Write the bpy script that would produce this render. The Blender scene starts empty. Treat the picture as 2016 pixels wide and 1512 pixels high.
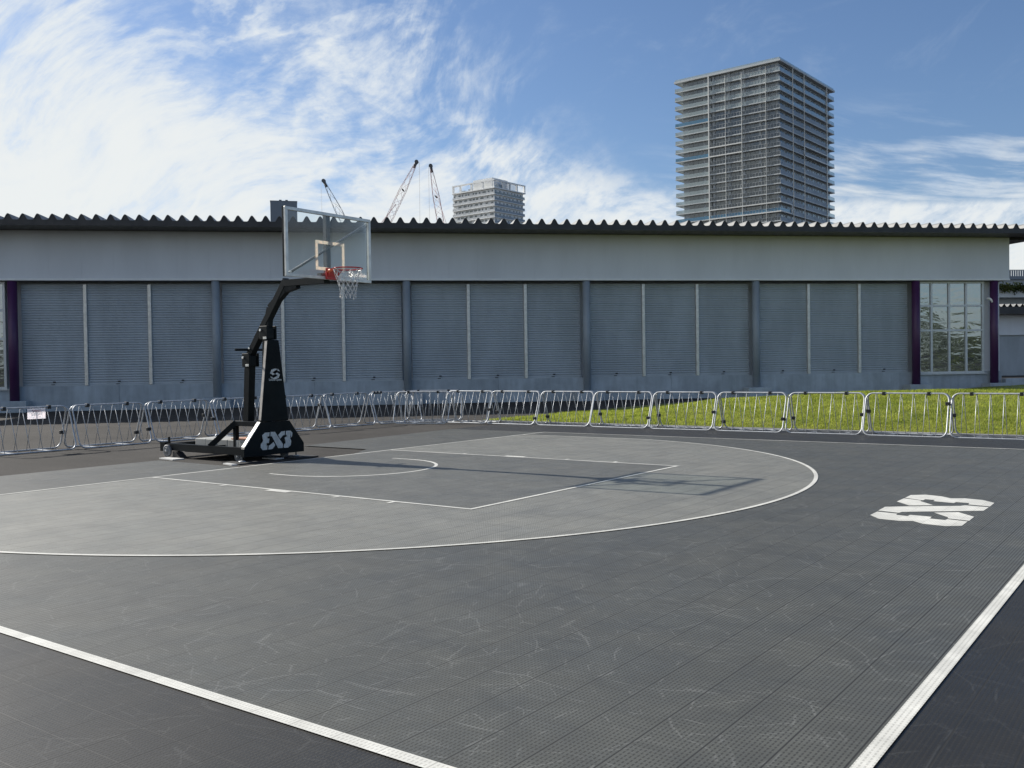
import bpy, bmesh, math, random
import numpy as np
from mathutils import Vector, Matrix
R = math.radians
random.seed(7)
rng = np.random.default_rng(11)
S = bpy.context.scene
COL = S.collection

# ------------------------------------------------------------------ helpers
class MB:
    """collects shapes and links them as ONE mesh object"""
    def __init__(s): s.v = []; s.f = []; s.sm = []
    def add(s, vs, fs, smooth=False):
        o = len(s.v); s.v += [tuple(p) for p in vs]
        s.f += [tuple(i + o for i in f) for f in fs]; s.sm += [smooth] * len(fs); return s
    def hexa(s, p):
        return s.add(p, [(0,3,2,1),(4,5,6,7),(0,1,5,4),(1,2,6,5),(2,3,7,6),(3,0,4,7)])
    def box(s, x0, x1, y0, y1, z0, z1):
        return s.hexa([(x0,y0,z0),(x1,y0,z0),(x1,y1,z0),(x0,y1,z0),(x0,y0,z1),(x1,y0,z1),(x1,y1,z1),(x0,y1,z1)])
    def bevbox(s, x0, x1, y0, y1, z0, z1, b=.01):
        bm = bmesh.new(); bmesh.ops.create_cube(bm, size=1)
        for q in bm.verts:
            q.co = Vector(((x0+x1)/2+q.co.x*(x1-x0),(y0+y1)/2+q.co.y*(y1-y0),(z0+z1)/2+q.co.z*(z1-z0)))
        bmesh.ops.bevel(bm, geom=list(bm.edges), offset=b, segments=2, affect='EDGES', profile=.5)
        bm.verts.index_update()
        s.add([q.co[:] for q in bm.verts], [[q.index for q in f.verts] for f in bm.faces]); bm.free(); return s
    def beam(s, a, b, w, h, up=(0,0,1)):
        a = Vector(a); b = Vector(b); d = (b-a).normalized(); u = Vector(up)
        if abs(d.dot(u)) > .99: u = Vector((1,0,0))
        x = d.cross(u).normalized()*(w/2); y = x.cross(d).normalized()*(h/2)
        return s.hexa([a-x-y,b-x-y,b+x-y,a+x-y,a-x+y,b-x+y,b+x+y,a+x+y])
    def prism(s, poly, ex, holes=None):
        """closed polygon (3-D points) pushed by vector ex"""
        n = len(poly); ex = Vector(ex); p = [Vector(q) for q in poly]
        vs = p + [q+ex for q in p]
        fs = [tuple(range(n-1,-1,-1)), tuple(range(n,2*n))]
        fs += [(i,(i+1)%n,n+(i+1)%n,n+i) for i in range(n)]
        return s.add(vs, fs)
    def tube(s, pts, r, n=8, closed=False, caps=True):
        P = [Vector(p) for p in pts]; m = len(P); vs = []; prev = None
        for i in range(m):
            if closed: t = (P[(i+1)%m]-P[i-1])
            else: t = P[min(i+1,m-1)]-P[max(i-1,0)]
            t.normalize()
            if prev is None:
                u = t.orthogonal().normalized()
            else:
                u = prev - t*prev.dot(t)
                u = u.normalized() if u.length > 1e-6 else t.orthogonal().normalized()
            prev = u; w = t.cross(u); rr = r[i] if isinstance(r,(list,tuple)) else r
            for k in range(n):
                a = 2*math.pi*k/n; vs.append(P[i]+(u*math.cos(a)+w*math.sin(a))*rr)
        fs = []
        for i in range(m if closed else m-1):
            j = (i+1)%m
            for k in range(n):
                fs.append((i*n+k, i*n+(k+1)%n, j*n+(k+1)%n, j*n+k))
        s.add(vs, fs, True)
        if caps and not closed:
            o = len(s.v)-m*n
            s.f += [tuple(o+k for k in range(n-1,-1,-1)), tuple(o+(m-1)*n+k for k in range(n))]; s.sm += [False]*2
        return s
    def cyl(s, a, b, r, n=16): return s.tube([a,b], r, n)
    def build(s, name, m, parent=None):
        me = bpy.data.meshes.new(name); me.from_pydata(s.v, [], s.f)
        me.polygons.foreach_set('use_smooth', s.sm)
        me.materials.append(m)
        bm = bmesh.new(); bm.from_mesh(me); bmesh.ops.recalc_face_normals(bm, faces=bm.faces); bm.to_mesh(me); bm.free()
        o = bpy.data.objects.new(name, me); COL.objects.link(o)
        if parent: o.parent = parent
        return o

def tag(o, label=None, cat=None, group=None, kind=None):
    if label: o['label'] = label
    if cat: o['category'] = cat
    if group: o['group'] = group
    if kind: o['kind'] = kind
    return o
def thing(name, label, cat, loc=(0,0,0), rz=0, group=None):
    o = bpy.data.objects.new(name, None); COL.objects.link(o)
    o.location = loc; o.rotation_euler = (0,0,rz); o.empty_display_size = .2
    return tag(o, label, cat, group)
def copy_tree(o, parent=None):
    c = o.copy(); COL.objects.link(c)
    if parent: c.parent = parent
    for ch in list(o.children): copy_tree(ch, c)
    return c

# ------------------------------------------------------------------ materials
class NT:
    def __init__(s, name):
        s.m = bpy.data.materials.new(name); s.m.use_nodes = True; s.t = s.m.node_tree
        s.b = s.t.nodes['Principled BSDF']; s.out = s.t.nodes['Material Output']
    def n(s, typ, **kw):
        q = s.t.nodes.new(typ)
        for k, v in kw.items(): setattr(q, k, v)
        return q
    def L(s, a, b): s.t.links.new(a, b)
    def math(s, op, a, b=None, clamp=False):
        q = s.n('ShaderNodeMath', operation=op); q.use_clamp = clamp
        for i, x in enumerate((a, b)):
            if x is None: continue
            if isinstance(x, (int, float)): q.inputs[i].default_value = x
            else: s.L(x, q.inputs[i])
        return q.outputs[0]
    def ramp(s, x, a, b, lo=0., hi=1., smooth=True):
        q = s.n('ShaderNodeMapRange'); q.interpolation_type = 'SMOOTHSTEP' if smooth else 'LINEAR'; q.clamp = True
        s.L(x, q.inputs[0])
        for i, val in enumerate((a, b, lo, hi)): q.inputs[i+1].default_value = val
        return q.outputs[0]
    def mix(s, f, a, b, typ='MIX'):
        q = s.n('ShaderNodeMix', data_type='RGBA', blend_type=typ)
        for sock, x in ((q.inputs[0], f), (q.inputs[6], a), (q.inputs[7], b)):
            if isinstance(x, (int, float)): sock.default_value = x
            elif isinstance(x, (tuple, list)): sock.default_value = (*x[:3], 1)
            else: s.L(x, sock)
        return q.outputs[2]
    def noise(s, vec, scale, detail=4, rough=.5, dist=0., out='Fac'):
        q = s.n('ShaderNodeTexNoise')
        if vec is not None: s.L(vec, q.inputs['Vector'])
        q.inputs['Scale'].default_value = scale; q.inputs['Detail'].default_value = detail
        q.inputs['Roughness'].default_value = rough; q.inputs['Distortion'].default_value = dist
        return q.outputs[out]
    def pos(s): return s.n('ShaderNodeNewGeometry').outputs['Position']
    def mapping(s, vec, scale=(1,1,1), rot=(0,0,0), loc=(0,0,0)):
        q = s.n('ShaderNodeMapping'); s.L(vec, q.inputs[0]); q.inputs[1].default_value = loc
        q.inputs[2].default_value = rot; q.inputs[3].default_value = scale; return q.outputs[0]

def pmat(name, col, rough=.5, metal=0., var=.12, scale=3., bump=0., bscale=40., spec=.5, stretch=(1,1,1), coat=0):
    t = NT(name); b = t.b
    p = t.mapping(t.pos(), stretch)
    f = t.noise(p, scale, 6, .6)
    k = t.ramp(f, .3, .7, 1-var, 1+var)
    c = t.mix(1., (*col,), k, 'MULTIPLY')
    t.L(c, b.inputs['Base Color'])
    b.inputs['Roughness'].default_value = rough; b.inputs['Metallic'].default_value = metal
    b.inputs['Specular IOR Level'].default_value = spec; b.inputs['Coat Weight'].default_value = coat
    r = t.ramp(t.noise(p, scale*2.3, 5, .6), .3, .7, max(rough-.07,0.02), min(rough+.07,1)); t.L(r, b.inputs['Roughness'])
    if bump:
        q = t.n('ShaderNodeBump'); q.inputs['Strength'].default_value = bump; q.inputs['Distance'].default_value = .01
        t.L(t.noise(p, bscale, 5, .6), q.inputs['Height']); t.L(q.outputs[0], b.inputs['Normal'])
    return t.m

def court_mat(name, col, spec=.5, rough=.42, scuff=1., gap=.8, sk=1.):
    """interlocking plastic sports tiles: 25.4 cm squares of slotted ribs, scuffed by shoes"""
    t = NT(name); b = t.b; p = t.pos(); sx = t.n('ShaderNodeSeparateXYZ'); t.L(p, sx.inputs[0])
    U = t.math('MULTIPLY', sx.outputs[0], 1/.254); V = t.math('MULTIPLY', sx.outputs[1], 1/.254)
    def edge(x, lo, hi):      # 1 in the gap, 0 on the tile
        f = t.math('FRACT', x); d = t.math('MINIMUM', f, t.math('SUBTRACT', 1., f)); return t.ramp(d, lo, hi, 1, 0)
    seam = t.math('MAXIMUM', edge(U, .010, .022), t.math('MULTIPLY', edge(V, .004, .012), .4))
    rib = edge(t.math('MULTIPLY', U, 12), .14, .24)
    dash = t.ramp(t.math('FRACT', t.math('MULTIPLY', V, 9)), .28, .36)
    slot = t.math('MULTIPLY', rib, dash)
    gapf = t.math('MAXIMUM', t.math('MULTIPLY', seam, sk), t.math('MULTIPLY', slot, gap))
    # tile to tile tone
    fl = t.n('ShaderNodeCombineXYZ'); t.L(t.math('FLOOR', U), fl.inputs[0]); t.L(t.math('FLOOR', V), fl.inputs[1])
    wn = t.n('ShaderNodeTexWhiteNoise', noise_dimensions='2D'); t.L(fl.outputs[0], wn.inputs[0])
    tone = t.ramp(wn.outputs[0], 0, 1, .955, 1.045, False)
    blot = t.ramp(t.noise(p, .55, 6, .62, .4), .3, .72, .95, 1.05)
    fine = t.ramp(t.noise(t.mapping(p, (1,1,1), (0,0,.5)), 2.3, 7, .7, .8), .3, .72, .86, 1.14)
    c = t.mix(1., (*col,), t.math('MULTIPLY', t.math('MULTIPLY', tone, blot), fine), 'MULTIPLY')
    # shoe scuffs: broken thin curved marks of grey-white rubber dust
    sc = None
    for (scale, w, rot, sd) in ((1.1, .006, .3, .52), (1.9, .009, 1.1, .47), (3.1, .014, 2.2, .50), (2.4, .011, .8, .5)):
        m = t.mapping(p, (1,1,1), (0,0,rot), (sd*7, sd*3, 0))
        nv = t.noise(m, .5, 1.5, .45, 0., 'Color'); ad = t.n('ShaderNodeVectorMath', operation='MULTIPLY_ADD')
        t.L(nv, ad.inputs[0]); ad.inputs[1].default_value = (2.2,2.2,0); t.L(m, ad.inputs[2])
        vo = t.n('ShaderNodeTexVoronoi', feature='DISTANCE_TO_EDGE', voronoi_dimensions='2D'); t.L(ad.outputs[0], vo.inputs['Vector']); vo.inputs['Scale'].default_value = scale
        ln = t.ramp(vo.outputs['Distance'], w*.1, w*2.1, 1, 0)
        mk = t.ramp(t.noise(m, 2.0*scale, 2, .5), sd+.0, sd+.10)
        q = t.math('MULTIPLY', ln, mk); sc = q if sc is None else t.math('MAXIMUM', sc, q)
    dust = t.ramp(t.noise(t.mapping(p, (1,5,1), (0,0,.8)), 3.5, 8, .75, 1.2), .52, .72, 0, .5)
    sc = t.math('MULTIPLY', t.math('MAXIMUM', t.math('MULTIPLY', sc, .75), dust), .22*scuff)
    c = t.mix(sc, c, (.38,.38,.36))
    c = t.mix(gapf, c, (.006,.007,.008))
    t.L(c, b.inputs['Base Color'])
    b.inputs['Specular IOR Level'].default_value = spec
    r = t.ramp(t.noise(p, 1.3, 6, .6, .5), .25, .75, rough-.05, rough+.07)
    t.L(t.math('ADD', r, t.math('MULTIPLY', gapf, .35)), b.inputs['Roughness'])
    bp = t.n('ShaderNodeBump'); bp.inputs['Strength'].default_value = .2; bp.inputs['Distance'].default_value = .003
    t.L(t.math('SUBTRACT', 1., gapf), bp.inputs['Height']); t.L(bp.outputs[0], b.inputs['Normal'])
    return t.m

def asphalt_mat():
    t = NT('asphalt'); p = t.pos()
    a = t.noise(p, 90, 4, .7); big = t.noise(p, .35, 6, .6, .4)
    c = t.mix(t.ramp(a, .35, .68), (.011,.0105,.0105), (.085,.078,.070))
    c = t.mix(1., c, t.ramp(big, .3, .7, .72, 1.22), 'MULTIPLY')
    streak = t.ramp(t.noise(t.mapping(p, (.25,1.6,1), (0,0,.7)), 1.2, 7, .65, .5), .5, .72, 0, .3)
    c = t.mix(streak, c, (.085,.076,.066))
    t.L(c, t.b.inputs['Base Color']); t.b.inputs['Roughness'].default_value = .95; t.b.inputs['Specular IOR Level'].default_value = .2
    bp = t.n('ShaderNodeBump'); bp.inputs['Strength'].default_value = .6; bp.inputs['Distance'].default_value = .006
    t.L(a, bp.inputs['Height']); t.L(bp.outputs[0], t.b.inputs['Normal'])
    return t.m

def concrete_mat(name, col, var=.16):
    t = NT(name); p = t.pos()
    a = t.noise(p, .9, 7, .65, .3); st = t.noise(t.mapping(p, (2.2,2.2,.25)), 1.6, 6, .65)
    k = t.math('MULTIPLY', t.ramp(a, .3, .7, 1-var, 1+var), t.ramp(st, .35, .75, 1.08, .86))
    c = t.mix(1., (*col,), k, 'MULTIPLY'); t.L(c, t.b.inputs['Base Color']); t.b.inputs['Roughness'].default_value = .8
    bp = t.n('ShaderNodeBump'); bp.inputs['Strength'].default_value = .15; t.L(t.noise(p, 25, 5, .6), bp.inputs['Height']); t.L(bp.outputs[0], t.b.inputs['Normal'])
    return t.m

def glass_mat(name, tint, refl=.25, wave=0., wscale=(1,1,1), rough=.02, clear=0.):
    """dark reflective window glass with the slight waviness of big panes"""
    t = NT(name); p = t.pos()
    g = t.n('ShaderNodeBsdfGlossy'); g.inputs['Roughness'].default_value = rough; g.inputs['Color'].default_value = (.82,.9,.92,1)
    d = t.n('ShaderNodeBsdfPrincipled'); d.inputs['Base Color'].default_value = (*tint,1); d.inputs['Roughness'].default_value = .3
    mx = t.n('ShaderNodeMixShader'); fr = t.n('ShaderNodeFresnel'); fr.inputs[0].default_value = 1.5
    t.L(t.math('ADD', fr.outputs[0], refl, True), mx.inputs[0]); t.L(d.outputs[0], mx.inputs[1]); t.L(g.outputs[0], mx.inputs[2])
    if wave:
        bp = t.n('ShaderNodeBump'); bp.inputs['Strength'].default_value = wave; bp.inputs['Distance'].default_value = .05
        t.L(t.noise(t.mapping(p, wscale), 1., 3, .5, .6), bp.inputs['Height']); t.L(bp.outputs[0], g.inputs['Normal'])
    res = mx
    if clear:
        tr = t.n('ShaderNodeBsdfTransparent'); tr.inputs[0].default_value = (.8,.86,.88,1); res = t.n('ShaderNodeMixShader'); res.inputs[0].default_value = clear
        t.L(mx.outputs[0], res.inputs[1]); t.L(tr.outputs[0], res.inputs[2])
    t.L(res.outputs[0], t.out.inputs[0]); t.t.nodes.remove(t.b)
    return t.m

def clear_mat():
    t = NT('acrylic_pane'); p = t.pos()
    tr = t.n('ShaderNodeBsdfTransparent'); tr.inputs[0].default_value = (.93,.955,.955,1)
    g = t.n('ShaderNodeBsdfGlossy'); g.inputs['Roughness'].default_value = .06
    d = t.n('ShaderNodeBsdfDiffuse'); d.inputs[0].default_value = (.55,.57,.58,1)
    tl = t.n('ShaderNodeBsdfTranslucent'); tl.inputs[0].default_value = (.55,.57,.58,1)
    dm = t.n('ShaderNodeMixShader'); dm.inputs[0].default_value = .5; t.L(d.outputs[0], dm.inputs[1]); t.L(tl.outputs[0], dm.inputs[2])
    m1 = t.n('ShaderNodeMixShader'); m2 = t.n('ShaderNodeMixShader'); fr = t.n('ShaderNodeFresnel'); fr.inputs[0].default_value = 1.4
    dirt = t.ramp(t.noise(t.mapping(p, (1,2.2,.8)), 2.2, 7, .65, .6), .35, .8, .003, .022)
    t.L(dirt, m1.inputs[0]); t.L(tr.outputs[0], m1.inputs[1]); t.L(dm.outputs[0], m1.inputs[2])
    t.L(t.math('MULTIPLY', fr.outputs[0], .35), m2.inputs[0]); t.L(m1.outputs[0], m2.inputs[1]); t.L(g.outputs[0], m2.inputs[2])
    t.L(m2.outputs[0], t.out.inputs[0]); t.t.nodes.remove(t.b)
    return t.m

def leaf_mat(name, c1, c2, trans=.5, scale=1.2):
    t = NT(name); p = t.pos()
    f = t.noise(p, scale, 5, .65, .3); f2 = t.noise(p, 31., 2, .5)
    c = t.mix(t.ramp(f, .32, .68), c1, c2); c = t.mix(t.ramp(f2, .3, .75, 0, .45), c, (c2[0]*1.5,c2[1]*1.25,c2[2]*1.2))
    d = t.n('ShaderNodeBsdfPrincipled'); t.L(c, d.inputs['Base Color']); d.inputs['Roughness'].default_value = .6; d.inputs['Specular IOR Level'].default_value = .25
    tl = t.n('ShaderNodeBsdfTranslucent'); t.L(c, tl.inputs[0])
    mx = t.n('ShaderNodeMixShader'); mx.inputs[0].default_value = trans
    t.L(d.outputs[0], mx.inputs[1]); t.L(tl.outputs[0], mx.inputs[2]); t.L(mx.outputs[0], t.out.inputs[0]); t.t.nodes.remove(t.b)
    return t.m

M = {}
M['asphalt'] = asphalt_mat()
M['border'] = court_mat('border_tiles', (.0150,.0140,.0115), .5, .5, .35)
M['court'] = court_mat('outer_tiles', (.077,.077,.064), .6, .47)
M['zone'] = court_mat('zone_tiles', (.205,.201,.172), .7, .47)
M['key'] = court_mat('lane_tiles', (.118,.117,.100), .65, .47)
M['line'] = court_mat('line_tiles', (.62,.61,.555), .4, .5, .25, .28, .35)
M['kerb'] = concrete_mat('kerb_concrete', (.30,.30,.30))
M['black'] = pmat('black_paint', (.0035,.0065,.0085), .45, 0, .2, 4, .05, 60, spec=.16)
M['pad'] = pmat('black_vinyl', (.0035,.0070,.0090), .55, 0, .2, 3, .12, 30, spec=.14)
M['padside_sunlit'] = pmat('sunlit_vinyl_edge', (.30,.28,.26), .45, 0, .2, 6)  # sunlight on the side of the black pad, put into the colour
M['sunlit_edge'] = pmat('sunlit_panel_edge', (.72,.70,.64), .5, 0, .12, 6)  # sun caught by the black panel's slanted edge, put into the colour
M['print'] = pmat('silver_print', (.52,.54,.53), .55, 0, .15, 12)
M['zinc'] = pmat('galvanised_steel', (.46,.475,.49), .5, .45, .14, 9)
M['alu'] = pmat('brushed_aluminium', (.62,.62,.59), .38, .55, .12, 7)
M['steel'] = pmat('bright_bolt', (.75,.75,.74), .25, .9, .1, 10)
M['post'] = pmat('dark_grey_paint', (.045,.05,.055), .4, 0, .15, 5)
M['rod'] = pmat('rod_steel', (.10,.11,.12), .4, .3, .15, 5)
M['red'] = pmat('red_enamel', (.50,.026,.024), .32, 0, .12, 8)
M['orange'] = pmat('orange_enamel', (.75,.16,.07), .35, 0, .1, 8)
M['net'] = pmat('white_cord', (.75,.74,.72), .8, 0, .1, 30)
M['cream'] = leaf_mat('cream_tape', (.80,.77,.69), (.80,.77,.69), .5, 3)
M['white'] = leaf_mat('white_print', (.82,.82,.80), (.82,.82,.80), .6, 3)
M['clear'] = clear_mat()
M['rubber'] = pmat('black_rubber', (.016,.016,.017), .75, 0, .25, 9, .2, 60)
M['tyre'] = pmat('grey_castor_rubber', (.14,.15,.165), .6, 0, .2, 9)
M['block'] = concrete_mat('ballast_concrete', (.34,.34,.32))
M['board'] = pmat('orange_board', (.52,.27,.17), .6, 0, .15, 12)
M['plate'] = pmat('white_plate', (.58,.58,.56), .5, 0, .1, 9)
M['paper'] = leaf_mat('laminated_paper', (.85,.87,.90), (.85,.87,.90), .6, 2)
M['ink'] = pmat('grey_ink', (.32,.30,.32), .6, 0, .1, 9)
M['redink'] = pmat('red_ink', (.45,.20,.20), .6, 0, .1, 9)
M['plastic'] = pmat('black_clip_plastic', (.012,.013,.015), .5, 0, .2, 12)
M['fascia'] = pmat('grey_cladding', (.66,.695,.73), .5, .0, .045, .7, stretch=(1,1,.3))
M['trim'] = pmat('pale_trim', (.80,.82,.82), .4, 0, .05, 2)
M['shutter'] = pmat('grey_shutter_slats', (.375,.42,.455), .42, .05, .09, 1.1, stretch=(1,1,.35))
M['concrete'] = concrete_mat('grey_concrete', (.36,.415,.46))
M['column'] = pmat('grey_column_paint', (.28,.325,.37), .5, 0, .06, 2)
M['purple'] = pmat('purple_column_paint', (.065,.020,.080), .45, 0, .08, 2)
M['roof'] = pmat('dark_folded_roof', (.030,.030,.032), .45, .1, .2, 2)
M['rooftop'] = pmat('grey_roof_sheet', (.16,.16,.155), .5, .2, .12, 2)
M['frame'] = pmat('silver_window_frame', (.60,.63,.64), .4, .2, .06, 5)
M['pane'] = glass_mat('hall_glass', (.018,.028,.030), .27, .15, (.8,.8,2.6))
M['twall'] = pmat('tower_render', (.36,.385,.40), .7, 0, .1, .08)
M['tslab'] = pmat('tower_slab', (.52,.545,.545), .6, 0, .08, .1)
M['bwall'] = pmat('pale_block_render', (.72,.73,.72), .7, 0, .1, .08); M['bslab'] = pmat('pale_block_slab', (.82,.82,.80), .6, 0, .06, .1)
M['tfin'] = pmat('tower_white', (.74,.74,.70), .5, 0, .05, .1)
M['tpara'] = pmat('tower_parapet', (.25,.30,.35), .5, 0, .1, .1)
M['tglass'] = glass_mat('tower_window', (.018,.024,.031), .05)
M['rdark'] = glass_mat('dark_railing_glass', (.028,.038,.050), .03, clear=.2)
M['rlight'] = glass_mat('pale_railing_glass', (.40,.46,.46), .04, clear=.45)
M['rblue'] = glass_mat('blue_railing_glass', (.05,.20,.34), .02, clear=.3)
M['blockwall'] = pmat('blue_grey_wall', (.17,.20,.235), .7, 0, .08, .1)
M['crane'] = pmat('red_white_lattice', (.58,.40,.39), .6, 0, .15, .3)
M['cranew'] = pmat('grey_lattice', (.33,.35,.36), .6, 0, .15, .3)
M['crane_head'] = pmat('crane_head', (.09,.095,.10), .6, 0, .15, .3)
M['soil'] = leaf_mat('turf', (.06,.095,.010), (.17,.185,.03), 0., 1.5)
M['grass'] = leaf_mat('grass_blades', (.11,.175,.016), (.36,.42,.075), .55, 1.6)
M['plant'] = leaf_mat('planter_leaves', (.025,.045,.015), (.09,.11,.03), .3, .6)

# ------------------------------------------------------------------ ground and court
def sheet(name, polys, z, m, kind='structure'):
    mb = MB()
    for p in polys: mb.add([(x,y,z) for x,y in p], [tuple(range(len(p)))])
    o = mb.build(name, m); tag(o, kind=kind)
    for f in o.data.polygons:
        if f.normal.z < 0: f.flip()
    return o
G = -.020
sheet('asphalt_ground', [[(-4000,-4000),(4000,-4000),(4000,4000),(-4000,4000)]], G, M['asphalt'])
# black border tiles beyond the far side line, the near side line and the centre line
HW, LN = 7.44, 11.0
sheet('court_border', [[(-2.7,HW+.001),(LN,HW+.001),(26,HW+.001),(26,9.98),(-2.7,9.98)], [(LN+.001,-16),(26,-16),(26,HW),(LN+.001,HW)], [(-2.2,-16),(LN,-16),(LN,-HW-.001),(-2.2,-HW-.001)]], -.004, M['border'])
sheet('court_floor', [[(0,-HW),(LN,-HW),(LN,HW),(0,HW)], [(-2.2,-HW),(0,-HW),(0,-.86),(-2.2,-.86)], [(-2.25,2.36),(-.52,2.36),(0,1.5),(0,HW),(-2.7,HW)]], -.004, M['court'])
BX, RR = 1.54, 6.75
arc = lambda r, n=96, a0=-90, a1=90: [(BX+r*math.cos(R(a0+(a1-a0)*i/n)), r*math.sin(R(a0+(a1-a0)*i/n))) for i in range(n+1)]
yl = 6.6; ax = math.degrees(math.asin(yl/RR)); xl = BX+RR*math.cos(R(ax))
zone = [(0,-yl)] + arc(RR-.02, 96, -ax, ax) + [(0,yl)]
sheet('court_arc_zone', [zone], -.002, M['zone'])
KY, KX = 2.44, 5.76
sheet('court_lane', [[(0,-KY),(KX,-KY),(KX,KY),(0,KY)]], 0., M['key'])
ZL = .002; w = .05; polys = []
def rect(x0,x1,y0,y1): polys.append([(x0,y0),(x1,y0),(x1,y1),(x0,y1)])
rect(0,w,-HW-2,-KY); rect(0,w,-KY,KY); rect(0,w,KY,HW)                  # baseline
rect(w,LN-.06,HW-w,HW)                                                  # far side line
rect(w,LN-.06,-HW-.07,-HW+.0)                                           # near side line
rect(LN-.06,LN+.01,-16,12)                                              # centre line
rect(w,KX,KY-w,KY); rect(w,KX,-KY,-KY+w); rect(KX,KX+w,-KY,KY)          # lane
for sg in (1,-1):
    for x0 in (1.70,3.80,4.68): polys.append([(x0,sg*KY),(x0+.05,sg*KY),(x0+.05,sg*(KY+.1)),(x0,sg*(KY+.1))])
    polys.append([(2.6,sg*KY),(3.0,sg*KY),(3.0,sg*(KY+.1)),(2.6,sg*(KY+.1))])
    polys.append([(w,sg*yl),(w,sg*(yl-w)),(xl,sg*(yl-w)),(xl,sg*yl)])
    polys.append([(1.16,sg*1.25),(BX,sg*1.25),(BX,sg*1.30),(1.16,sg*1.30)])
def ring(r0, r1, a0, a1, n=90):
    a = arc(r0,n,a0,a1); b = arc(r1,n,a0,a1)
    for i in range(n): polys.append([a[i],b[i],b[i+1],a[i+1]])
ring(RR-w, RR, -ax, ax); ring(1.25, 1.30, -90, 90, 40)
sheet('court_lines', polys, ZL, M['line'])
FLOOR_LOGO=[[(9.37,0.683),(9.369,0.942),(9.498,1.05),(9.677,1.0),(9.792,0.885),(9.913,0.962),(10.099,0.923),(10.238,0.758),(10.244,0.47),(10.034,0.51),(10.024,0.615),(9.895,0.621),(9.893,0.535),(9.684,0.575),(9.678,0.67),(9.579,0.685),(9.575,0.59)],
[(9.366,0.36),(9.370,0.635),(9.563,0.562),(9.573,0.504),(9.747,0.276),(9.545,0.134)],
[(9.369,-0.369),(9.361,-0.08),(9.545,0.068),(9.987,0.36),(10.017,0.430),(10.243,0.41),(10.239,0.14),(9.587,-0.335),(9.578,-0.41)],
[(9.86,-0.223),(10.053,-0.082),(10.234,-0.302),(10.238,-0.565),(10.048,-0.525),(10.031,-0.449)],
[(9.38,-0.691),(9.38,-0.44),(9.58,-0.478),(9.585,-0.553),(9.698,-0.575),(9.7,-0.485),(9.899,-0.504),(9.909,-0.619),(10.046,-0.64),(10.051,-0.575),(10.234,-0.615),(10.237,-0.89),(10.116,-0.985),(9.914,-0.95),(9.807,-0.838),(9.703,-0.9),(9.508,-0.871)]]
def tri_sheet(name, polys, fn, m, parent=None):
    """concave flat print: triangulated"""
    bm = bmesh.new()
    for p in polys:
        f = bm.faces.new([bm.verts.new(fn(a,b)) for a,b in p]); bmesh.ops.triangulate(bm, faces=[f], ngon_method='EAR_CLIP')
    me = bpy.data.meshes.new(name); bm.to_mesh(me); bm.free(); me.materials.append(m)
    o = bpy.data.objects.new(name, me); COL.objects.link(o)
    if parent: o.parent = parent
    return o
o = tri_sheet('court_emblem', FLOOR_LOGO, lambda a,b: (a,b,-.002), M['line']); tag(o, kind='structure')
for f in o.data.polygons:
    if f.normal.z < 0: f.flip()
kb = MB(); kb.box(-3.9,26,10.16,10.30,G-.2,G+.05); o = kb.build('kerb', M['kerb']); tag(o, kind='structure')

# grassy mound
XS = [-4.6,-3.6,-2.5,-1.8,-.8,.57,1.87,4.77,8.6,14,26]; ZS = [0,.035,.08,.14,.25,.46,.52,.70,.74,.85,.9]
def sstep(a): a = np.clip(a,0,1); return a*a*(3-2*a)
def mound(x, y):
    A = np.interp(x, XS, ZS)
    up = np.clip((y-11.05)/4.0,0,1)**.8
    dn = sstep((y-15.0)/np.interp(x,[-4,1,5,9],[2,4,9,11])); base = np.interp(x,[-2,2,6],[0,.1,.42])*np.clip(A*3,0,1)
    z = A*up*(1-dn)+base*dn*np.minimum(up,1)
    return z + .025*np.sin(x*1.9+y*.7)*np.sin(y*1.3-x*.4)*np.minimum(A*4,1)*np.minimum(up*3,1)
nx, ny = 150, 110; gx = np.linspace(-4.6,24,nx); gy = np.linspace(11.0,36,ny)
mv = [(x,y,float(mound(x,y))+G+.003) for y in gy for x in gx]
mf = [(j*nx+i,j*nx+i+1,(j+1)*nx+i+1,(j+1)*nx+i) for j in range(ny-1) for i in range(nx-1)]
hu = np.array([.70533,.70888]); hn = np.array([-.70888,.70533]); HO = np.array([-25.2053,7.9186])
mf = [f for f in mf if (np.array(mv[f[0]][:2])-HO)@hn < .2]
mo = MB(); mo.add(mv, mf, True); tag(mo.build('grass_mound', M['soil']), kind='structure')
# grass blades: one object
NB = 150000
bx = rng.uniform(-4.5,20,NB); by = np.where(rng.random(NB)<.78, 11.0+rng.random(NB)**1.1*5.2, rng.uniform(15.5,34,NB))
keep = ((np.stack([bx,by],1)-HO)@hn < 0) & (np.interp(bx,XS,ZS) > .012*rng.random(NB)*2.5)
keep &= ~((bx < 1) & (by > 18))
bx, by = bx[keep], by[keep]; NB = len(bx); bz = mound(bx,by)+G
clump = .75+.5*(.5+.5*np.sin(bx*3.1+np.sin(by*2.3)*1.7)*np.sin(by*4.1+np.sin(bx*1.7)*2))
hgt = rng.uniform(.03,.065,NB)*clump; an = rng.uniform(0,2*math.pi,NB); ln = rng.uniform(.1,.8,NB)*hgt; la = rng.uniform(0,2*math.pi,NB); wd = rng.uniform(.006,.013,NB)
vv = np.zeros((NB,3,3)); cx, sx_ = np.cos(an)*wd, np.sin(an)*wd
vv[:,0] = np.stack([bx-cx,by-sx_,bz-.005],1); vv[:,1] = np.stack([bx+cx,by+sx_,bz-.005],1)
vv[:,2] = np.stack([bx+np.cos(la)*ln,by+np.sin(la)*ln,bz+hgt],1)
me = bpy.data.meshes.new('grass'); me.vertices.add(NB*3); me.vertices.foreach_set('co', vv.ravel())
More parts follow.
